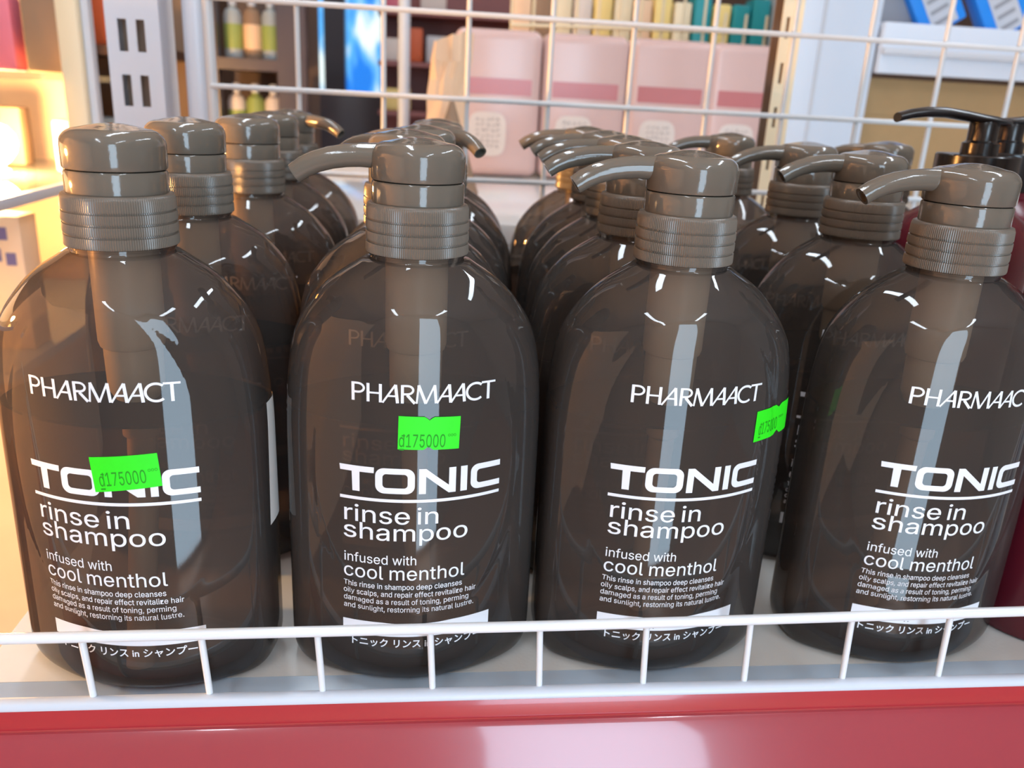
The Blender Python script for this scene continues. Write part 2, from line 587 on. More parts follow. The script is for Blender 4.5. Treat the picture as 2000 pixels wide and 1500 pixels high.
def front_lettering():
    """Three layers: the brand line, the wide product word with its underline, the small text."""
    bm = bmesh.new()
    # upper brand line: thin linked capitals
    zb, zt = 0.1160, 0.1226
    H = zt - zb
    w = 0.00100
    mid = zb + H * 0.50
    t = 0.00066
    stroke(bm, [(-0.0222, zb), (-0.0222, zt)], w)                                   # P
    stroke(bm, [(-0.0222, zt - t / 2)] + arc(-0.0206, zt - 0.0019, 0.0020, 0.0019 - t / 2, 90, -90, 14) + [(-0.0222, zt - 0.0038 + t / 2)], 0.00075)
    stroke(bm, [(-0.0172, zb), (-0.0172, zt)], w)                                   # H
    stroke(bm, [(-0.0131, zb), (-0.0131, zt)], w)
    stroke(bm, [(-0.0168, mid), (-0.0135, mid)], t)
    stroke(bm, [(-0.0124, zb), (-0.0081, zt)], t)                                   # A
    stroke(bm, [(-0.0081, zt), (-0.0074, zb)], 0.00105)
    stroke(bm, [(-0.0108, mid - 0.0008), (-0.0079, mid - 0.0008)], t)
    stroke(bm, [(-0.0058, zb), (-0.0058, zt)], w)                                   # R
    stroke(bm, [(-0.0058, zt - t / 2)] + arc(-0.0041, zt - 0.0018, 0.0019, 0.0018 - t / 2, 90, -90, 14) + [(-0.0058, zt - 0.0036 + t / 2)], 0.00075)
    stroke(bm, [(-0.0042, zt - 0.0036), (-0.0016, zb)], 0.00098)
    stroke(bm, [(-0.0010, zb), (-0.0004, zt)], t)                                   # M
    stroke(bm, [(-0.0004, zt), (0.0021, zb)], 0.00100)
    stroke(bm, [(0.0021, zb), (0.0050, zt)], t)
    stroke(bm, [(0.0050, zt), (0.0056, zb)], 0.00100)
    for ax in (0.0059, 0.0107):                                                     # A A
        stroke(bm, [(ax, zb), (ax + 0.0041, zt)], t)
        stroke(bm, [(ax + 0.0041, zt), (ax + 0.0047, zb)], 0.00105)
        stroke(bm, [(ax + 0.0015, mid - 0.0009), (ax + 0.0043, mid - 0.0009)], t)
    stroke(bm, arc(0.0193, zb + H / 2, 0.0031, H / 2 - 0.0003, 48, 312, 22), 0.00085)   # C
    stroke(bm, [(0.0214, zt - t / 2), (0.0264, zt - t / 2)], 0.00075)               # T
    stroke(bm, [(0.0239, zb), (0.0239, zt)], w)
    brand = bm
    bm = bmesh.new()
    # wide second line
    zb, zt = 0.0820, 0.0917
    s = 0.0022
    v = 0.0025
    poly(bm, [(-0.0272, zt), (-0.0153, zt), (-0.0154, zt - s), (-0.0270, zt - s)])  # T
    poly(bm, [(-0.0230, zt - s), (-0.0203, zt - s), (-0.0203, zb), (-0.0228, zb)])

    def rrect(x0, x1, z0, z1, r, n=6):
        p = []
        for cx, cz, a in ((x1 - r, z1 - r, 0), (x0 + r, z1 - r, 90), (x0 + r, z0 + r, 180), (x1 - r, z0 + r, 270)):
            p += arc(cx, cz, r, r, a, a + 90, n)
        return p
    o_ = rrect(-0.0149, -0.0012, zb, zt, 0.0030)                                    # O
    i_ = rrect(-0.0149 + v, -0.0012 - v, zb + s, zt - s, 0.0013)
    a = [bm.verts.new((p[0], 0, p[1])) for p in o_]
    b = [bm.verts.new((p[0], 0, p[1])) for p in i_]
    for k in range(len(a)):
        bm.faces.new((a[k], a[(k + 1) % len(a)], b[(k + 1) % len(a)], b[k]))
    poly(bm, [(0.0002, zb), (0.0027, zb), (0.0027, zt), (0.0002, zt)])              # N
    poly(bm, [(0.0108, zb), (0.0133, zb), (0.0133, zt), (0.0108, zt)])
    poly(bm, [(0.0027, zt), (0.0027, zt - 0.0030), (0.0108, zb), (0.0108, zb + 0.0030)])
    poly(bm, [(0.0150, zb), (0.0174, zb), (0.0174, zt), (0.0150, zt)])              # I
    outer = [(0.0297, zt), *arc(0.0215, zt - 0.0028, 0.0028, 0.0028, 90, 180, 6), *arc(0.0215, zb + 0.0028, 0.0028, 0.0028, 180, 270, 6), (0.0297, zb)]
    inner = [(0.0297, zt - s), *arc(0.0222, zt - s - 0.0012, 0.0012, 0.0012, 90, 180, 6), *arc(0.0222, zb + s + 0.0012, 0.0012, 0.0012, 180, 270, 6), (0.0297, zb + s)]
    a = [bm.verts.new((p[0], 0, p[1])) for p in outer]
    b = [bm.verts.new((p[0], 0, p[1])) for p in inner]
    for k in range(len(a) - 1):
        bm.faces.new((a[k], a[k + 1], b[k + 1], b[k]))
    poly(bm, [(-0.0272, 0.0786), (-0.0272, 0.0798), (0.0297, 0.0799), (0.0297, 0.0787)])   # underline
    word = bm
    bm = bmesh.new()
    for args in (('rinse', -0.0258, -0.0028, 0.0701, 0.0049, 0.003), ('in', -0.0001, 0.0073, 0.0701, 0.0049, 0.003), ('shampoo', -0.0261, 0.0182, 0.0633, 0.0049, 0.003),
                 ('infused with', -0.0260, -0.0003, 0.0535, 0.0028, 0.002), ('cool', -0.0262, -0.0121, 0.0472, 0.0041, 0.002), ('menthol', -0.0098, 0.0176, 0.0472, 0.0041, 0.002),
                 ('This rinse in shampoo deep cleanses', -0.0263, 0.0168, 0.0432, 0.00165, 0.004),
                 ('oily scalps, and repair effect revitalize hair', -0.0264, 0.0222, 0.0400, 0.00165, 0.004),
                 ('damaged as a result of toning, perming', -0.0264, 0.0195, 0.0368, 0.00165, 0.004),
                 ('and sunlight, restorning its natural lustre.', -0.0264, 0.0216, 0.0336, 0.00165, 0.004)):
        bm.from_mesh(text_mesh(*args))
    bm.from_mesh(text_mesh('トニック リンス in シャンプー', -0.0236, 0.0250, 0.0181, 0.0027, 0.016, ref='ニ', sans=False))
    return brand, word, bm


# ------------------------------------------------------------------ bottle body shape
AZ = np.array([-.01, .05, .1, .108, .118, .126, .132, .138, .144, .149, .152, .155, .1575, .1600, .170])
AA = np.array([.056, .056, .0525, .0505, .0485, .0465, .0447, .0420, .0380, .0340, .0312, .0272, .0232, .0186, .0060])
BZ = np.array([-.01, .10, .125, .135, .143, .149, .154, .1575, .160, .170])
BB = np.array([.075, .060, .045, .0385, .0325, .0280, .0236, .0207, .0180, .0060])
FD, FK, HW = .0306, 8.6, .0476


def smooth_table(z, X, Y):
    # average of the table over a few mm, so that the shoulder has no kinks
    return sum(np.interp(z + d, X, Y) for d in (-.003, -.0015, 0, .0015, .003)) / 5


def section(phi, z):
    c = np.maximum(np.abs(np.cos(phi)), 1e-4)
    s = np.abs(np.sin(phi))
    rf = (-s + np.sqrt(s * s + 4 * FK * c * c * FD)) / (2 * FK * c * c)
    rs = HW / c
    a, b = smooth_table(z, AZ, AA), smooth_table(z, BZ, BB)
    rh = 1 / np.sqrt((c / a) ** 2 + (s / b) ** 2)
    p = 18.
    r = (rf ** -p + rs ** -p + rh ** -p) ** (-1 / p)
    x = r * np.cos(phi)
    e = np.sqrt((x / .0365) ** 2 + ((z - .088) / .062) ** 2)
    t = np.clip((e - .97) / .06, 0, 1)
    r = r - .00045 * t * t * (3 - 2 * t) * np.clip((s - .15) / .2, 0, 1)      # raised oval panel
    rb = .013
    q = np.clip((rb - z) / rb, 0, 1)
    return r - .55 * rb * (1 - np.sqrt(np.maximum(0, 1 - q * q)))


def body_mesh(name, zs, inset=0.0, seg=168, close_top=True, neck=False):
    bm = bmesh.new()
    ph = np.linspace(0, 2 * PI, seg, endpoint=False)
    rings = []
    for z in zs:
        r = section(ph, np.full(seg, z)) - inset
        rings.append([bm.verts.new((r[k] * math.cos(ph[k]), r[k] * math.sin(ph[k]), z)) for k in range(seg)])
    if neck:
        for rr_, z in ((.0166, .1607), (.0166, .1616), (.0172, .1618), (.0172, .1624), (.0166, .1626), (.0166, .1635)):
            rings.append([bm.verts.new((rr_ * math.cos(ph[k]), rr_ * math.sin(ph[k]), z)) for k in range(seg)])
    for i in range(len(rings) - 1):
        for k in range(seg):
            bm.faces.new((rings[i][k], rings[i][(k + 1) % seg], rings[i + 1][(k + 1) % seg], rings[i + 1][k]))
    bm.faces.new(rings[0][::-1])
    if close_top: bm.faces.new(rings[-1])
    return bm_mesh(bm, name, 60)


def wrap_front(bm, step=0.0016, lift=0.00012, name='print'):
    """Cut flat x-z lettering into strips and lay it on the front of the bottle."""
    xs = [v.co.x for v in bm.verts]
    x = min(xs) + step
    while x < max(xs):
        bmesh.ops.bisect_plane(bm, geom=bm.verts[:] + bm.edges[:] + bm.faces[:], plane_co=(x, 0, 0), plane_no=(1, 0, 0))
        x += step
    V = bm.verts[:]
    X = np.array([v.co.x for v in V])
    Z = np.array([v.co.z for v in V])
    lo, hi = np.full(len(V), -PI + .01), np.full(len(V), -.01)
    for _ in range(40):
        m = (lo + hi) / 2
        big = section(m, Z) * np.cos(m) > X
        hi = np.where(big, m, hi)
        lo = np.where(big, lo, m)
    m = (lo + hi) / 2
    r = section(m, Z) + lift
    for i, v in enumerate(V):
        v.co = (r[i] * math.cos(m[i]), r[i] * math.sin(m[i]), Z[i])
    me = bpy.data.meshes.new(name)
    bm.normal_update()
    bm.to_mesh(me)
    bm.free()
    return me


def patch(name, corners, nx, nz, lift, notch=None, thick=0.00012):
    """Sticker laid on the side of the bottle; corners (phi deg, z) TL, TR, BR, BL."""
    TL, TR, BR, BL = [np.array(c, float) for c in corners]
    bm = bmesh.new()
    g = []
    for j in range(nz + 1):
        row = []
        for i in range(nx + 1):
            u, w = i / nx, j / nz
            q = (TL * (1 - u) + TR * u) * (1 - w) + (BL * (1 - u) + BR * u) * w
            if notch:
                for (nu, nw, top) in notch:
                    d = max(0, 1 - abs(u - nu) / nw)
                    if top and j == 0: q = q + (np.array(BL) - np.array(TL)) * 0.10 * d
                    if not top and j == nz: q = q - (np.array(BL) - np.array(TL)) * 0.14 * d
            a = R(q[0])
            r = float(section(np.array([a]), np.array([q[1]]))[0]) + lift
            row.append(bm.verts.new((r * math.cos(a), r * math.sin(a), q[1])))
        g.append(row)
    for j in range(nz):
        for i in range(nx):
            bm.faces.new((g[j][i], g[j + 1][i], g[j + 1][i + 1], g[j][i + 1]))
    me = bpy.data.meshes.new(name)
    bm.to_mesh(me)
    bm.free()
    return me


def patch_text(txt, corners, u0, u1, w0, xh, lift, embolden=0.0, ref='0'):
    """Lettering laid over a sticker: u across, w down (0..1), xh a share of the height."""
    TL, TR, BR, BL = [np.array(c, float) for c in corners]
    bm = bmesh.new()
    bm.from_mesh(text_mesh(txt, u0, u1, 1 - w0, xh, embolden, ref))
    for v in bm.verts:
        u, w = v.co.x, 1 - v.co.z
        q = (TL * (1 - u) + TR * u) * (1 - w) + (BL * (1 - u) + BR * u) * w
        a = R(q[0])
        r = float(section(np.array([a]), np.array([q[1]]))[0]) + lift
        v.co = (r * math.cos(a), r * math.sin(a), q[1])
    me = bpy.data.meshes.new('price_print')
    bm.to_mesh(me)
    bm.free()
    return me


zs = [0.0] + [0.0004 + 0.0126 * (i / 9) ** 1.6 for i in range(1, 10)] + list(np.linspace(.016, .118, 42)) + list(np.linspace(.1195, .1603, 42))
ME = {}
ME['body'] = body_mesh('bottle_body', zs, neck=True)
ME['liquid'] = body_mesh('shampoo_liquid', [.0015] + list(np.linspace(.003, .013, 8)) + list(np.linspace(.02, .107, 24)), inset=.0013, seg=96)
ME['line'] = body_mesh('liquid_line', [.1063, .1071, .1074], inset=.0011, seg=96)
for nm, b_ in zip(('brand_lettering', 'name_lettering', 'text_lettering'), front_lettering()):
    ME[nm] = wrap_front(b_, name=nm)
    ME[nm].materials.append(M['print'])
bm = bmesh.new()
poly(bm, [(-0.0268, 0.0226), (-0.0268, 0.0285), (0.0280, 0.0287), (0.0280, 0.0226)])
ME['band'] = wrap_front(bm, name='white_band')
bm = bmesh.new()
bm.from_mesh(text_mesh('クール', -0.0130, -0.0045, 0.0237, 0.0030, 0.012, ref='ク', sans=False))
ME['band_print'] = wrap_front(bm, lift=0.00022, name='band_print')

# pump parts, built about the bottle axis
ribs = 150


def rib(k, z):
    return 1.0 if k % 2 else 0.988


bm = bmesh.new()
prof = [(.0172, .1627), (.0180, .1627), (.01815, .1632)]
for z0 in (.1634, .1672, .1710):
    prof += [(.01815, z0 + .0004), (.0181, z0 + .0028), (.01755, z0 + .0029), (.01755, z0 + .0035), (.0180, z0 + .0036)]
prof += [(.0180, .1752), (.01785, .1780), (.0174, .1793), (.0166, .1796), (.0140, .1796)]
add_lathe(bm, prof, ribs * 2, rib)
ME['collar'] = bm_mesh(bm, 'collar', 50)
bm = bmesh.new()
add_lathe(bm, [(.0140, .1790), (.0155, .1791), (.0159, .1796), (.0160, .1800), (.0160, .1862), (.0157, .1868), (.0150, .1870)], 72)
ME['skirt'] = bm_mesh(bm, 'pump_skirt', 35)
bm = bmesh.new()
head = [(.0150, .1871), (.0159, .1873), (.0162, .1878), (.01625, .1948)]
head += [(.01625 - .0056 + .0056 * math.cos(R(a)), .1948 + .0050 * math.sin(R(a))) for a in (15, 30, 45, 60, 75, 88)]
head += [(.0075, .2006), (.0038, .2013), (.0012, .2015)]
add_lathe(bm, head, 72)
ME['head'] = bm_mesh(bm, 'pump_head', 40)


def spout_mesh():
    """Nozzle along +x from inside the head, flat oval, drooping, end cut square."""
    pts = [(.0095, .1945), (.0150, .1947), (.0200, .1947), (.0250, .1943), (.0300, .1934), (.0345, .1920), (.0385, .1901), (.0420, .1877)]
    hw = [.0050, .0046, .0043, .0041, .0040, .0039, .0038, .0036]
    hh = [.0046, .0042, .0040, .0039, .0038, .0037, .0036, .0034]
    bm = bmesh.new()
    rings = []
    n = len(pts)
    for i, (x, z) in enumerate(pts):
        a, b = pts[max(0, i - 1)], pts[min(n - 1, i + 1)]
        t = Vector((b[0] - a[0], 0, b[1] - a[1])).normalized()
        nn = Vector((-t.z, 0, t.x))
        rings.append([bm.verts.new(Vector((x, 0, z)) + Vector((0, 1, 0)) * hw[i] * math.cos(2 * PI * k / 20) + nn * hh[i] * math.sin(2 * PI * k / 20)) for k in range(20)])
    for i in range(n - 1):
        for k in range(20):
            bm.faces.new((rings[i][k], rings[i + 1][k], rings[i + 1][(k + 1) % 20], rings[i][(k + 1) % 20]))
    c = [bm.verts.new(v.co.lerp(Vector((pts[-1][0], 0, pts[-1][1])), .3)) for v in rings[-1]]
    d = [bm.verts.new(v.co + Vector((-.004, 0, .002))) for v in c]
    for k in range(20):
        bm.faces.new((rings[-1][k], c[k], c[(k + 1) % 20], rings[-1][(k + 1) % 20]))
        bm.faces.new((c[k], d[k], d[(k + 1) % 20], c[(k + 1) % 20]))
    bm.faces.new(d)
    bm.faces.new(rings[0])
    return bm_mesh(bm, 'spout', 45)


ME['spout'] = spout_mesh()
bm = bmesh.new()
add_lathe(bm, [(.0108, .1625), (.0112, .1600), (.0112, .1290), (.0106, .1270), (.0098, .1266), (.0096, .1120), (.0092, .1105), (.0066, .1060), (.0064, .0930), (.0058, .0925), (.0030, .0925)], 40)
ME['housing'] = bm_mesh(bm, 'pump_housing', 35)
bm = bmesh.new()
add_tube(bm, [(0, 0, .0924), (0, -.003, .07), (-.0005, -.010, .035), (-.001, -.0165, .0045)], .0052, 20)
ME['dip'] = bm_mesh(bm, 'dip_tube', 50)
for key, mt in (('body', 'smoke'), ('liquid', 'liquid'), ('line', 'line'), ('band', 'print'), ('band_print', 'blackink'), ('collar', 'collar'), ('skirt', 'cap'), ('head', 'cap'), ('spout', 'cap'), ('housing', 'pump'), ('dip', 'pump')):
    ME[key].materials.append(M[mt])


def bottle(x, y, rot, spout_dir, label, front_tube=False):
    t = empty('shampoo_bottle', (x, y, 0), R(rot))
    tag(t, label, 'shampoo bottle', 'smoky brown pump shampoo bottles on the shelf')
    b = link('bottle_body', ME['body'], None, t)
    lq = link('shampoo_liquid', ME['liquid'], None, t)
    link('liquid_line', ME['line'], None, lq)
    for nm in ('brand_lettering', 'name_lettering', 'text_lettering'):
        link(nm, ME[nm], None, t)
    pr = link('white_band', ME['band'], None, t)
    link('band_print', ME['band_print'], None, pr)
    hs = link('pump_housing', ME['housing'], None, t)
    hs.rotation_euler = (0, 0, R(0 if front_tube else 170))
    link('dip_tube', ME['dip'], None, hs)
    link('collar', ME['collar'], None, t)
    h = link('pump_head', ME['head'], None, t)
    link('skirt', ME['skirt'], None, h)
    s = link('spout', ME['spout'], None, h)
    h.rotation_euler = (0, 0, R(spout_dir - rot))
    return t


def price_sticker(t, corners, text_u=(.06, .78), text_w=.86, notch=None):
    st = link('price_sticker', patch('price_sticker', corners, 24, 8, .00030, notch), M['green'], t)
    tag(st, 'fluorescent green paper price sticker')
    link('price_print', patch_text('₫175000', corners, text_u[0], text_u[1], text_w, .40, .00042), M['ink'], st)
    pr = link('price_print', patch_text('000', corners, text_u[1] + .04, min(.97, text_u[1] + .17), text_w - .32, .08, .00042), M['ink'], st)


B = bottle
b1 = B(-.0993, -.0025, -7.29, 95, 'front bottle at the left end, crooked green price sticker over its lettering', True)
B(-.0985, .082, 2, 98, 'shampoo bottle directly behind the front bottle with the crooked sticker, second in its row')
B(-.0890, .165, 0, 95, 'third shampoo bottle back in the leftmost row')
B(-.0895, .240, 0, 90, 'fourth shampoo bottle back in the leftmost row, just before the right-pointing spout')
B(-.0880, .307, 0, -32, 'last shampoo bottle of the leftmost row, spout pointing right, before the wire grid')
b2 = B(0, 0, 3.07, 180, 'front bottle with green price sticker straight between its two name lines')
B(-.0050, .065, 0, 136, 'shampoo bottle directly behind the front bottle with the straight centred sticker')
B(.0010, .128, 0, 140, 'third shampoo bottle back in the row of the straight centred sticker')
B(.0085, .191, 0, -57, 'fourth shampoo bottle in the centred sticker row, its spout turned to the right')
B(.0105, .256, 0, 90, 'last shampoo bottle of the centred sticker row, before the pink boxes')
b3 = B(.0973, .0012, 2.78, 180, 'front bottle with a green sticker wrapped round its right side')
B(.0960, .0635, 0, 180, 'shampoo bottle directly behind the front bottle with the side sticker')
B(.1015, .126, 0, 180, 'third shampoo bottle back in the row of the side sticker bottle')
B(.1050, .188, 0, 180, 'fourth shampoo bottle back in the row of the side sticker bottle')
B(.1055, .252, 0, 180, 'last shampoo bottle of the side sticker row, before the wire grid')
b4 = B(.2051, .0025, -1.05, 180, 'front bottle at the right end without price sticker, beside the dark red bottle')
B(.2075, .0825, 0, 180, 'shampoo bottle directly behind the right end front bottle without sticker')
B(.2115, .160, 0, 180, 'third shampoo bottle back in the row of the front bottle without sticker')
B(.2051, .265, 0, 180, 'last shampoo bottle in the row of the stickerless front bottle, before the slotted strip')
B(.3080, .250, 0, 128, 'shampoo bottle at the far right back, between cardboard box and black pumps')

N_ = [(.50, .07, True), (.50, .06, False)]
price_sticker(b1, [(-96.7, .0964), (-57.2, .0981), (-55.9, .0860), (-94.9, .0837)], (.10, .80), .84)
price_sticker(b2, [(-103.0, .1115), (-63.8, .1108), (-64.4, .0987), (-103.5, .0992)], (.02, .77), .92, N_)
price_sticker(b3, [(-43.6, .1115), (-14.0, .1124), (-12.5, .1000), (-43.4, .0993)], (.10, .60), .80, [(.62, .08, True), (.62, .08, False)])
sl_ = link('side_label', patch('side_label', [(-2.2, .1080), (38, .1080), (38, .0605), (-5.6, .0605)], 16, 20, .00030), M['paper'], b1)
tag(sl_, 'white paper label wrapped on the side')
bm = bmesh.new()


# ------------------------------------------------------------------ dark red bottles with black pumps
def red_bottle(x, y, ang, label):
    t = empty('red_pump_bottle', (x, y, 0))
    tag(t, label, 'pump bottle', 'dark red bottles with black pumps at the right end')
    lathe('bottle_body', [(.030, 0), (.0335, .001), (.035, .005), (.035, .150), (.0335, .160), (.029, .168), (.022, .173), (.018, .176), (.018, .180)], M['darkred'], t, 64)
    lathe('collar', [(.0192, .1795), (.0198, .1800), (.0198, .1998), (.0192, .2004), (.010, .2004)], M['black'], t, 48)
    h = lathe('pump_head', [(.0088, .2002), (.0088, .2060), (.0078, .2064), (.0070, .2072), (.0070, .2155), (.0060, .2175)], M['black'], t, 32)
    # thin arched lever nozzle
    bm = bmesh.new()
    rings = []
    P = [(-.010, .2166, .0072, .0016), (-.004, .2172, .0075, .0022), (.004, .2178, .0070, .0026), (.012, .2188, .0058, .0027), (.022, .2198, .0050, .0026), (.032, .2196, .0045, .0025), (.040, .2184, .0042, .0024), (.047, .2164, .0040, .0024)]
    for px, pz, w, hgt in P:
        rings.append([bm.verts.new((px, w * math.cos(2 * PI * k / 16), pz + hgt * math.sin(2 * PI * k / 16))) for k in range(16)])
    for i in range(len(rings) - 1):
        for k in range(16):
            bm.faces.new((rings[i][k], rings[i + 1][k], rings[i + 1][(k + 1) % 16], rings[i][(k + 1) % 16]))
    bm.faces.new(rings[0])
    bm.faces.new(rings[-1][::-1])
    n = link('nozzle', bm_mesh(bm, 'nozzle', 45), M['black'], h)
    n.rotation_euler = (0, 0, R(ang))
    return t


red_bottle(.2905, .0148, 200, 'dark red bottle at the right edge beside the front row, its pump out of view')
red_bottle(.2830, .1180, 180, 'dark red bottle whose black pump nozzle points left before the cardboard box')
red_bottle(.3360, .1720, -12, 'dark red bottle whose black pump nozzle rises towards the right edge')


# ------------------------------------------------------------------ pink boxes behind the grid
def pink_box(x, label):
    w, d, z0, z1, y = .1095, .07, .1195, .2965, .815
    t = empty('pink_box', (x, y, z0))
    tag(t, label, 'box', 'pale pink boxes in a line behind the wire grid')
    bm = bmesh.new()
    add_box(bm, (-w / 2, 0, 0), (w / 2, d, z1 - z0), .012, 6)
    link('box_body', bm_mesh(bm, 'box_body', 60), M['pink'], t)
    bd = box('red_band', (-w / 2 + .0125, -.0004, .100), (w / 2 - .0125, .0004, .1195), M['rose'], t)
    bm = bmesh.new()
    pts = []
    for i in range(40):
        a = 2 * PI * i / 40
        c, s = math.cos(a), math.sin(a)
        q = (abs(c) ** 4 + abs(s) ** 4) ** -.25
        pts.append((-.012 + .024 * q * c, .052 + .027 * q * s))
    for yy in (-.0007, -.0001):
        pass
    f = bm.faces.new([bm.verts.new((p[0], -.0001, p[1])) for p in pts])
    ex = bmesh.ops.extrude_face_region(bm, geom=[f])
    for v in ex['geom']:
        if isinstance(v, bmesh.types.BMVert): v.co.y -= .0006
    lb = link('paper_badge', bm_mesh(bm, 'paper_badge'), M['badge'], t)
    bm = bmesh.new()
    rr = random.Random(int(x * 1e4))
    for j in range(6):
        for i in range(5):
            u, v = -.026 + i * .0065 + rr.uniform(-.001, .001), .036 + j * .0065
            stroke(bm, [(u, v), (u + .002, v + rr.uniform(.001, .004)), (u + .004, v + rr.uniform(-.001, .003))], .0009)
    for v in bm.verts: v.co.y = -.0009
    link('badge_print', bm_mesh(bm, 'badge_print'), M['greyink'], lb)
    return t


for x, l in ((.0940, 'leftmost pale pink box with rose band behind the wire grid, badge in full view'),
             (.2050, 'pale pink box with rose band, second from the paper cone'),
             (.3150, 'pale pink box with rose band, third from the paper cone'),
             (.4210, 'pale pink box with rose band standing next to the cream slotted strip')):
    pink_box(x, l)


# ------------------------------------------------------------------ goods on the shelf behind and around the pink boxes
bag = empty('paper_packet', (.024, .66, .119))
tag(bag, 'crumpled peach paper packet left of the pink boxes', 'packet')
bm = bmesh.new()
rr = random.Random(3)
vs = []
for j in range(9):
    row = []
    for i in range(9):
        u, w = i / 8, j / 8
        row.append((-.024 + .042 * u + .010 * w + rr.uniform(-.002, .002), rr.uniform(-.004, .004) + .012 * math.sin(PI * u) * -1, .15 * w + (0 if j == 0 else rr.uniform(-.002, .002)) + (.012 * u if j == 8 else 0)))
    vs.append(row)
for sgn in (0, .016):
    g = [[bm.verts.new((p[0], p[1] * (1 if sgn == 0 else -1) + sgn, p[2])) for p in row] for row in vs]
    for j in range(8):
        for i in range(8):
            bm.faces.new((g[j][i], g[j][i + 1], g[j + 1][i + 1], g[j + 1][i]))
link('packet_body', bm_mesh(bm, 'packet_body', 20), M['peach'], bag)

bm = bmesh.new()
add_lathe(bm, [(.030, .1195), (.029, .122), (.003, .208), (.0008, .213)], 24)
cone = link('paper_cone', bm_mesh(bm, 'paper_cone', 30), M['tan'])
cone.location = (.030, .60, 0)
tag(cone, 'pointed grey brown paper cone below the peach packet', 'paper cone')

# wire basket with cream and teal packs, standing behind the pink boxes
bk = empty('wire_basket', (.33, .97, .13))
tag(bk, 'cream wire basket holding packs above and behind the pink boxes', 'basket')
X0, X1, Y0, Y1, Z0, Z1 = .12, .545, .955, 1.12, .20, .345
for k in range(15):
    x = X0 + (X1 - X0) * k / 14
    onto(bk, tube('upright_wire', [(x, Y0, Z0), (x, Y0, Z1 + .09 * (1 if x < .42 else 0.0))], .0021, M['cream'], None, 8))
for z in (Z0, .27, .312):
    onto(bk, tube('cross_wire', [(X0, Y0 - .003, z), (X1, Y0 - .003, z + (.012 if z > .3 else 0))], .0025, M['cream'], None, 8))
onto(bk, tube('side_wire', [(X1, Y0, .312), (X1, Y1, .312)], .0025, M['cream'], None, 8))
onto(bk, box('basket_base', (X0, Y0, Z0 - .004), (X1, Y1, Z0), M['cream']))
cols = ['peach', 'tan', 'cream', 'badge', 'yellow', 'cream', 'peach', 'yellow', 'cream', 'teal', 'yellow', 'teal', 'teal', 'greycan']
words = ['peach', 'brown', 'cream', 'off white', 'pale yellow', 'cream', 'peach', 'pale yellow', 'cream', 'slim teal', 'pale yellow', 'teal', 'teal', 'grey']
spots = ['first from the paper packet end', 'second from the paper packet end', 'third from the paper packet end', 'fourth from the paper packet end', 'fifth from the paper packet end', 'sixth from the paper packet end',
         'two packs before the slim teal one, peach', 'third before the wide teal packs', 'directly left of the slim teal pack', 'between cream and pale yellow packs', 'between slim and wide teal packs', 'left one of the wide teal pair', 'right one of the wide teal pair', 'last at the slotted strip end']
for i, cn in enumerate(cols):
    w = .0285
    x = X0 + .006 + i * (X1 - X0 - .01) / 14
    h = .16 + .03 * random.random()
    o = box('upright_pack', (-w / 2 * .92, -.02, 0), (w / 2 * .92, .02, h), M[cn], None, .003)
    o.location = (x + w / 2, 1.03, Z0 + .0005)
    tag(o, '%s pack upright in the wire basket, %s' % (words[i], spots[i]), 'pack', 'packs standing in the wire basket')

# ------------------------------------------------------------------ right: next shelving unit, cardboard box, blue packs
cl = empty('shelf_column', (.5, .76, 0))
tag(cl, 'broad white shelf column behind the grid, right of the cream strip', 'shelf column')
onto(cl, box('column_body', (.449, .755, .119), (.551, .80, .62), M['whitepaint'], None, .004))
onto(cl, box('column_groove', (.476, .7535, .119), (.480, .7548, .62), M['ltgrey']))
sb = empty('upper_shelf', (.75, .78, .29))
tag(sb, 'white upper shelf beam above the cardboard box', 'shelf')
onto(sb, box('beam_face', (.5515, .745, .268), (1.15, .757, .326), M['whitepaint'], None, .002))
onto(sb, box('beam_rib', (.5515, .738, .289), (1.15, .7448, .297), M['ltgrey'], None, .002))
onto(sb, box('shelf_board', (.5515, .7572, .318), (1.15, 1.05, .326), M['whitepaint']))
cb = empty('cardboard_box', (.70, .80, .119))
tag(cb, 'plain brown cardboard box under the white shelf beam', 'box')
onto(cb, box('box_body', (.5555, .775, .1192), (.98, .912, .2640), M['card'], None, .002))
onto(cb, box('box_flap', (.5565, .7738, .2200), (.979, .7748, .2635), M['card']))


def blue_pack(x, tilt, label):
    t = empty('blue_pack', (x, .80, .3262))
    tag(t, label, 'pack', 'blue and grey striped packs leaning on the upper shelf')
    bm = bmesh.new()
    add_box(bm, (-.03, -.012, 0), (.03, .012, .17), .003)
    link('pack_body', bm_mesh(bm, 'pack_body', 40), M['blue'], t)
    p = box('pack_panel', (-.016, -.0126, .004), (.018, -.0118, .168), M['ltgrey'], t)
    bm = bmesh.new()
    for k in range(9):
        poly(bm, [(-.012, .010 + k * .014), (.012, .010 + k * .014), (.012, .015 + k * .014), (-.012, .015 + k * .014)])
    for v in bm.verts: v.co.y = -.0129
    link('panel_print', bm_mesh(bm, 'panel_print'), M['midgrey'], p)
    t.rotation_euler = (0, R(tilt), 0)
    return t


blue_pack(.655, -33, 'blue and grey striped pack leaning on the upper shelf, nearer the column')
blue_pack(.745, -33, 'blue and grey striped pack leaning on the upper shelf, at the picture edge')
o = box('grey_carton', (.556, .80, .3265), (.618, .90, .42), M['midgrey'], None, .002)
tag(o, 'grey carton on the upper shelf left of the blue packs', 'carton')

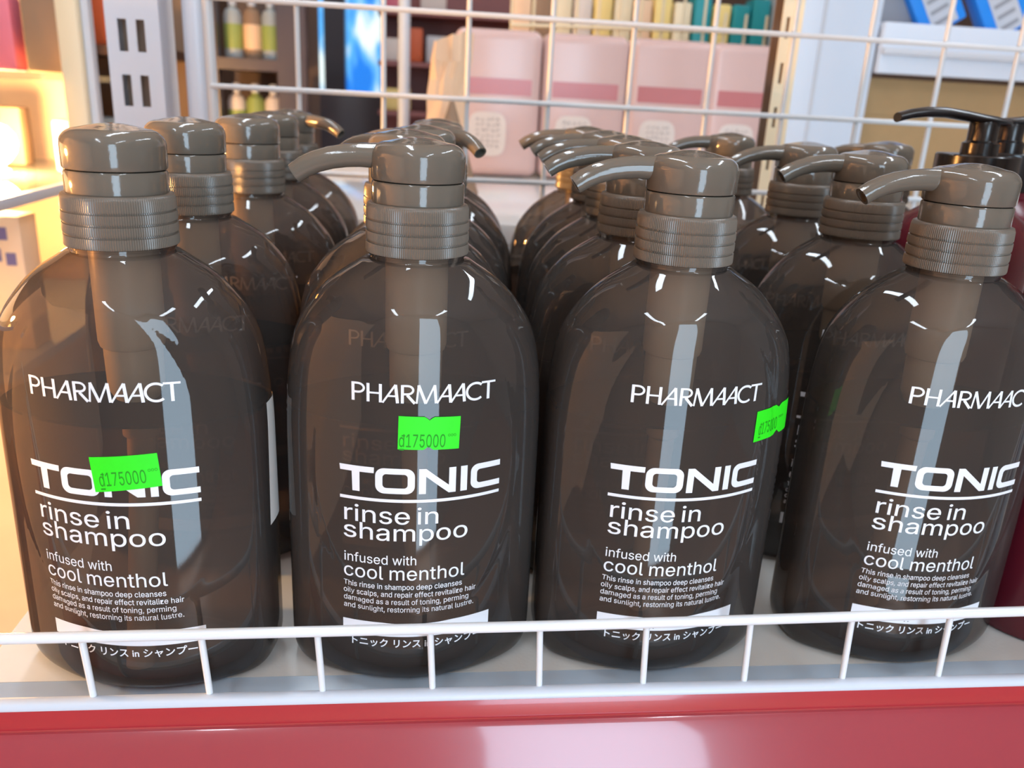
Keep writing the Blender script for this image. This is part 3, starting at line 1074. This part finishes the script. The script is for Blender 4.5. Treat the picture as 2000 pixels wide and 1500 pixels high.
# ------------------------------------------------------------------ left: lit glass display cabinet
dc = empty('display_cabinet', (-.6, .7, 0))
tag(dc, 'warm lit glass display cabinet with white corner post at the left', 'display cabinet')
onto(dc, box('corner_post', (-.3805, .690, -.45), (-.3585, .712, .62), M['cream'], None, .003))
onto(dc, box('post_strip', (-.3575, .70, -.45), (-.3500, .712, .62), M['whitepaint']))
onto(dc, box('glass_shelf', (-1.1, .50, .2095), (-.378, .95, .2165), M['glass']))
onto(dc, box('shelf_edge', (-1.1, .494, .2075), (-.3815, .4995, .2185), M['whitepaint'], None, .001))
onto(dc, box('glass_shelf', (-.84, .0, .0990), (-.380, .95, .1050), M['glass']))
onto(dc, box('shelf_edge', (-.3800, .0, .0965), (-.3735, .689, .1075), M['whitepaint'], None, .001))
onto(dc, box('lower_board', (-1.1, .52, -.072), (-.392, .95, -.062), M['whitepaint']))
onto(dc, box('plinth', (-1.1, .53, -.45), (-.40, .95, -.0725), M['peach']))
onto(dc, box('lamp_shield', (-.84, .212, .1052), (-.362, .218, .207), M['whitepaint']))  # added out of view, keeps the near bulb's light off the slotted upright
onto(dc, box('cabinet_back', (-1.1, .955, -.45), (-.476, .965, .62), M['peach']))
onto(dc, box('side_board', (-.86, -1.2, -.45), (-.845, .205, .55), M['peach']))

def bulb_lamp(x, y, label, m):
    """A lit frosted bulb on a small base standing on the lower glass shelf."""
    lp = empty('bulb_lamp', (x, y, .1052))
    tag(lp, label, 'lamp', 'bulb lamps in the display cabinet')
    k = .68
    lathe('lamp_base', [(r * k, z * k) for r, z in ((.016, 0), (.018, .001), (.018, .006), (.012, .009), (.010, .016))], M['whitepaint'], lp, 32)
    lathe('glowing_bulb', [(r * k, z * k) for r, z in ((.010, .014), (.020, .022), (.030, .036), (.033, .050), (.030, .064), (.020, .076), (.008, .081), (.001, .082))], m, lp, 40, None, 60)


bulb_lamp(-.480, .74, 'glowing warm white bulb lamp on the lower glass shelf at the left edge', M['lamp'])
bulb_lamp(-.640, .080, 'added amber bulb lamp out of view, near end of the lower glass shelf', M['lamp_added'])  # unseen extra lamp, added to warm the caps and side board from the left

for i, (x, z, cn, w, h, l) in enumerate((
        (-.462, .2168, 'hotpink', .055, .075, 'pink packet on the upper glass shelf at the left edge'),
        (-.512, .2168, 'peach', .040, .11, 'peach packet on the upper glass shelf behind the pink one'),
        (-.405, .2168, 'tan', .040, .09, 'tan packet on the upper glass shelf next to the corner post'))):
    o = box('shelf_packet', (-w / 2, -.015, 0), (w / 2, .015, h), M[cn], None, .004)
    o.location = (x, .73 + .05 * (i == 1), z)
    tag(o, l, 'packet', 'packets on the upper glass shelf')
for i, (x, y, w, h, cn, l) in enumerate((
        (-.418, .80, .034, .06, 'peach', 'small peach carton beside the glowing lamp, near the corner post'),
        (-.520, .86, .05, .07, 'tan', 'tan carton behind the glowing lamp on the glass shelf'))):
    o = box('shelf_carton', (-w / 2, -.015, 0), (w / 2, .015, h), M[cn], None, .003)
    o.location = (x, y, .1052)
    tag(o, l, 'carton', 'cartons on the lower glass shelf')
pos = ['next to the corner post', 'second from the corner post', 'third from the corner post', 'fourth from the corner post']
for i in range(4):
    t = empty('printed_carton', (-.425 - .047 * i, .60 + .012 * (i % 2), -.0618))
    tag(t, 'cream carton with purple squares below the glass shelf, ' + pos[i], 'carton', 'cream cartons with purple squares')
    bm = bmesh.new()
    add_box(bm, (-.022, 0, 0), (.022, .04, .140 - .008 * (i % 2)), .002)
    link('carton_body', bm_mesh(bm, 'carton_body', 40), M['peach'], t)
    bm = bmesh.new()
    for (u, v) in ((-.012, .118), (.004, .122), (-.004, .100), (.010, .096)):
        poly(bm, [(u - .005, v - .006), (u + .005, v - .006), (u + .005, v + .007), (u - .005, v + .007)])
    for v in bm.verts: v.co.y = -.0004
    link('carton_print', bm_mesh(bm, 'carton_print'), M['purple'], t)

# rack between the cabinet and the slotted upright
rk = empty('wall_rack', (-.55, 1.3, 0))
tag(rk, 'dark brown wall rack seen between display cabinet and slotted upright', 'rack')
onto(rk, box('back_board', (-1.1, 1.335, -.6), (-.36, 1.35, .7), M['tan']))
onto(rk, box('shelf_board', (-1.1, 1.12, .248), (-.40, 1.335, .262), M['brown']))
onto(rk, box('shelf_board', (-1.1, 1.12, .100), (-.40, 1.335, .112), M['brown']))
for i, (x, w, h, cn, l) in enumerate(((-.535, .034, .09, 'blue', 'blue packet on the brown rack'), (-.498, .034, .085, 'orange', 'orange packet on the brown rack'), (-.575, .036, .10, 'hotpink', 'pink packet on the brown rack'), (-.462, .03, .08, 'badge', 'off white packet on the brown rack'))):
    o = box('rack_packet', (-w / 2, -.02, 0), (w / 2, .02, h), M[cn], None, .003)
    o.location = (x, 1.16, .2622)
    tag(o, l, 'packet', 'packets on the brown wall rack')
o = box('price_tag', (-.515, 1.117, .150), (-.492, 1.1195, .168), M['lime'])
o = box('dark_jar', (-.53, 1.15, .1122), (-.47, 1.21, .155), M['greycan'], None, .008)
tag(o, 'grey jar on the lower board of the brown rack', 'jar')
tg = bpy.data.objects['price_tag']
tag(tg, 'bright lime green price tag hanging before the grey jar', 'price tag')

# ------------------------------------------------------------------ middle: dark display rack, window wall, maroon rack
dr = empty('bottle_rack', (-.28, 1.25, 0))
tag(dr, 'dark metal rack of white and green bottles behind the grid', 'rack')
onto(dr, box('rack_post', (-.340, 1.19, -.6), (-.330, 1.22, .7), M['navy']))
onto(dr, box('rack_post', (-.236, 1.19, -.6), (-.190, 1.22, .7), M['navy']))
onto(dr, box('shelf_board', (-.330, 1.19, .238), (-.236, 1.36, .256), M['navy']))
onto(dr, box('shelf_board', (-.330, 1.19, .110), (-.236, 1.36, .122), M['navy']))
onto(dr, box('back_board', (-.340, 1.365, -.6), (-.190, 1.375, .7), M['dark']))


def rack_bottle(x, z, cn, label):
    t = empty('rack_bottle', (x, 1.24, z))
    tag(t, label, 'bottle', 'bottles on the dark metal rack')
    lathe('bottle_body', [(.013, 0), (.015, .002), (.015, .066), (.012, .074), (.006, .078), (.006, .082)], M[cn], t, 20)
    lathe('bottle_cap', [(.0066, .0815), (.0066, .094), (.005, .096)], M['whitepaint'], t, 16)
    lathe('bottle_label', [(.0152, .015), (.0153, .016), (.0153, .052), (.0152, .053)], M['leaf'] if cn != 'tan' else M['peach'], t, 20)


for i, (x, z, cn) in enumerate(((-.313, .2562, 'greycan'), (-.282, .2562, 'tan'), (-.252, .2562, 'greycan'), (-.313, .1222, 'badge'), (-.282, .1222, 'leaf'), (-.252, .1222, 'badge'))):
    rack_bottle(x, z, cn, '%s bottle on the %s board of the dark rack, %s' % ({'greycan': 'grey', 'tan': 'tan', 'badge': 'white', 'leaf': 'green'}[cn], 'upper' if z > .2 else 'lower', ['beside its left post', 'in the middle', 'beside its broad post'][i % 3]))

mr = empty('maroon_rack', (0, 1.85, 0))
tag(mr, 'maroon display rack behind the thin pale pole', 'rack')
onto(mr, box('back_board', (-.105, 1.95, -.6), (.30, 1.97, .8), M['maroon']))
for z in (.165, .275, .385):
    onto(mr, box('shelf_board', (-.105, 1.80, z), (.30, 1.95, z + .010), M['maroon']))
for i, (x, z, w, h, cn, l) in enumerate(((-.070, .2855, .06, .05, 'badge', 'white packet on the middle board of the maroon rack'), (-.02, .2855, .034, .075, 'orange', 'orange packet on the maroon rack behind the pole'), (.03, .2855, .05, .06, 'ltgrey', 'grey packet on the maroon rack right of the pole'),
                                          (-.065, .3955, .06, .07, 'hotpink', 'pink packet on the top board of the maroon rack'), (.02, .3955, .06, .06, 'badge', 'white packet on the top board of the maroon rack'), (-.06, .1755, .06, .05, 'yellow', 'yellow packet on the bottom board of the maroon rack'), (.05, .1755, .05, .06, 'greycan', 'grey packet on the bottom board of the maroon rack'))):
    o = box('rack_packet', (-w / 2, -.02, 0), (w / 2, .02, h), M[cn], None, .004)
    o.location = (x, 1.84, z)
    tag(o, l, 'packet', 'packets on the maroon rack')
o = tube('pale_pole', [(-.0275, 1.0, -.4), (-.0275, 1.0, .7)], .0085, M['whitepaint'], None, 16)
tag(o, 'thin pale steel pole behind the grid, left of the paper cone', 'pole')
o = box('dark_cabinet', (-.375, 2.60, -1.1), (-.13, 2.86, .205), M['navy'], None, .004)
tag(o, 'low dark cabinet standing below the blue window', 'cabinet')


# ------------------------------------------------------------------ the shop itself
def struct(o, label=None):
    o['kind'] = 'structure'
    return o


struct(box('floor', (-3.0, -2.06, -1.16), (3.0, 3.3, -1.10), M['floor']))
struct(box('ceiling', (-3.0, -2.06, 1.50), (3.0, 3.3, 1.56), M['ceil']))
struct(box('wall_left', (-3.06, -2.06, -1.1), (-3.0, 3.3, 1.5), M['wall']))
struct(box('wall_right', (3.0, -2.06, -1.1), (3.06, 3.3, 1.5), M['wall']))
bm = bmesh.new()
for lo, hi in (((-3.0, 3.0, -1.1), (-.43, 3.06, 1.5)), ((-.14, 3.0, -1.1), (3.0, 3.06, 1.5)), ((-.43, 3.0, -1.1), (-.14, 3.06, .21)), ((-.43, 3.0, .9), (-.14, 3.06, 1.5))):
    add_box(bm, lo, hi)
struct(link('wall_back', bm_mesh(bm, 'wall_back'), M['dark']))
wn = empty('window_1', (-.285, 3.03, .21))
struct(wn)
onto(wn, box('window_frame', (-.43, 2.985, .21), (-.415, 3.05, .9), M['navy']))
onto(wn, box('window_mullion', (-.355, 2.97, .21), (-.282, 3.05, .9), M['navy']))
onto(wn, box('window_frame', (-.155, 2.985, .21), (-.14, 3.05, .9), M['navy']))
onto(wn, box('window_pane', (-.43, 3.040, .21), (-.14, 3.045, .9), M['sky']))
bm = bmesh.new()
for lo, hi in (((-3.0, -2.06, -1.1), (.17, -2.0, 1.5)), ((.75, -2.06, -1.1), (3.0, -2.0, 1.5)), ((.17, -2.06, 1.04), (.75, -2.0, 1.5))):
    add_box(bm, lo, hi)
struct(link('wall_front', bm_mesh(bm, 'wall_front'), M['wall']))
for (x, y) in ((-0.55, -1.3), (0.75, -1.3), (-0.2, 0.45), (1.1, 0.45)):
    t = empty('ceiling_lamp', (x, y, 1.5))
    tag(t, 'white tube lamp under the shop ceiling', 'lamp', 'tube lamps under the ceiling')
    box('lamp_housing', (-.05, -.62, -.045), (.05, .62, 0), M['whitepaint'], t)
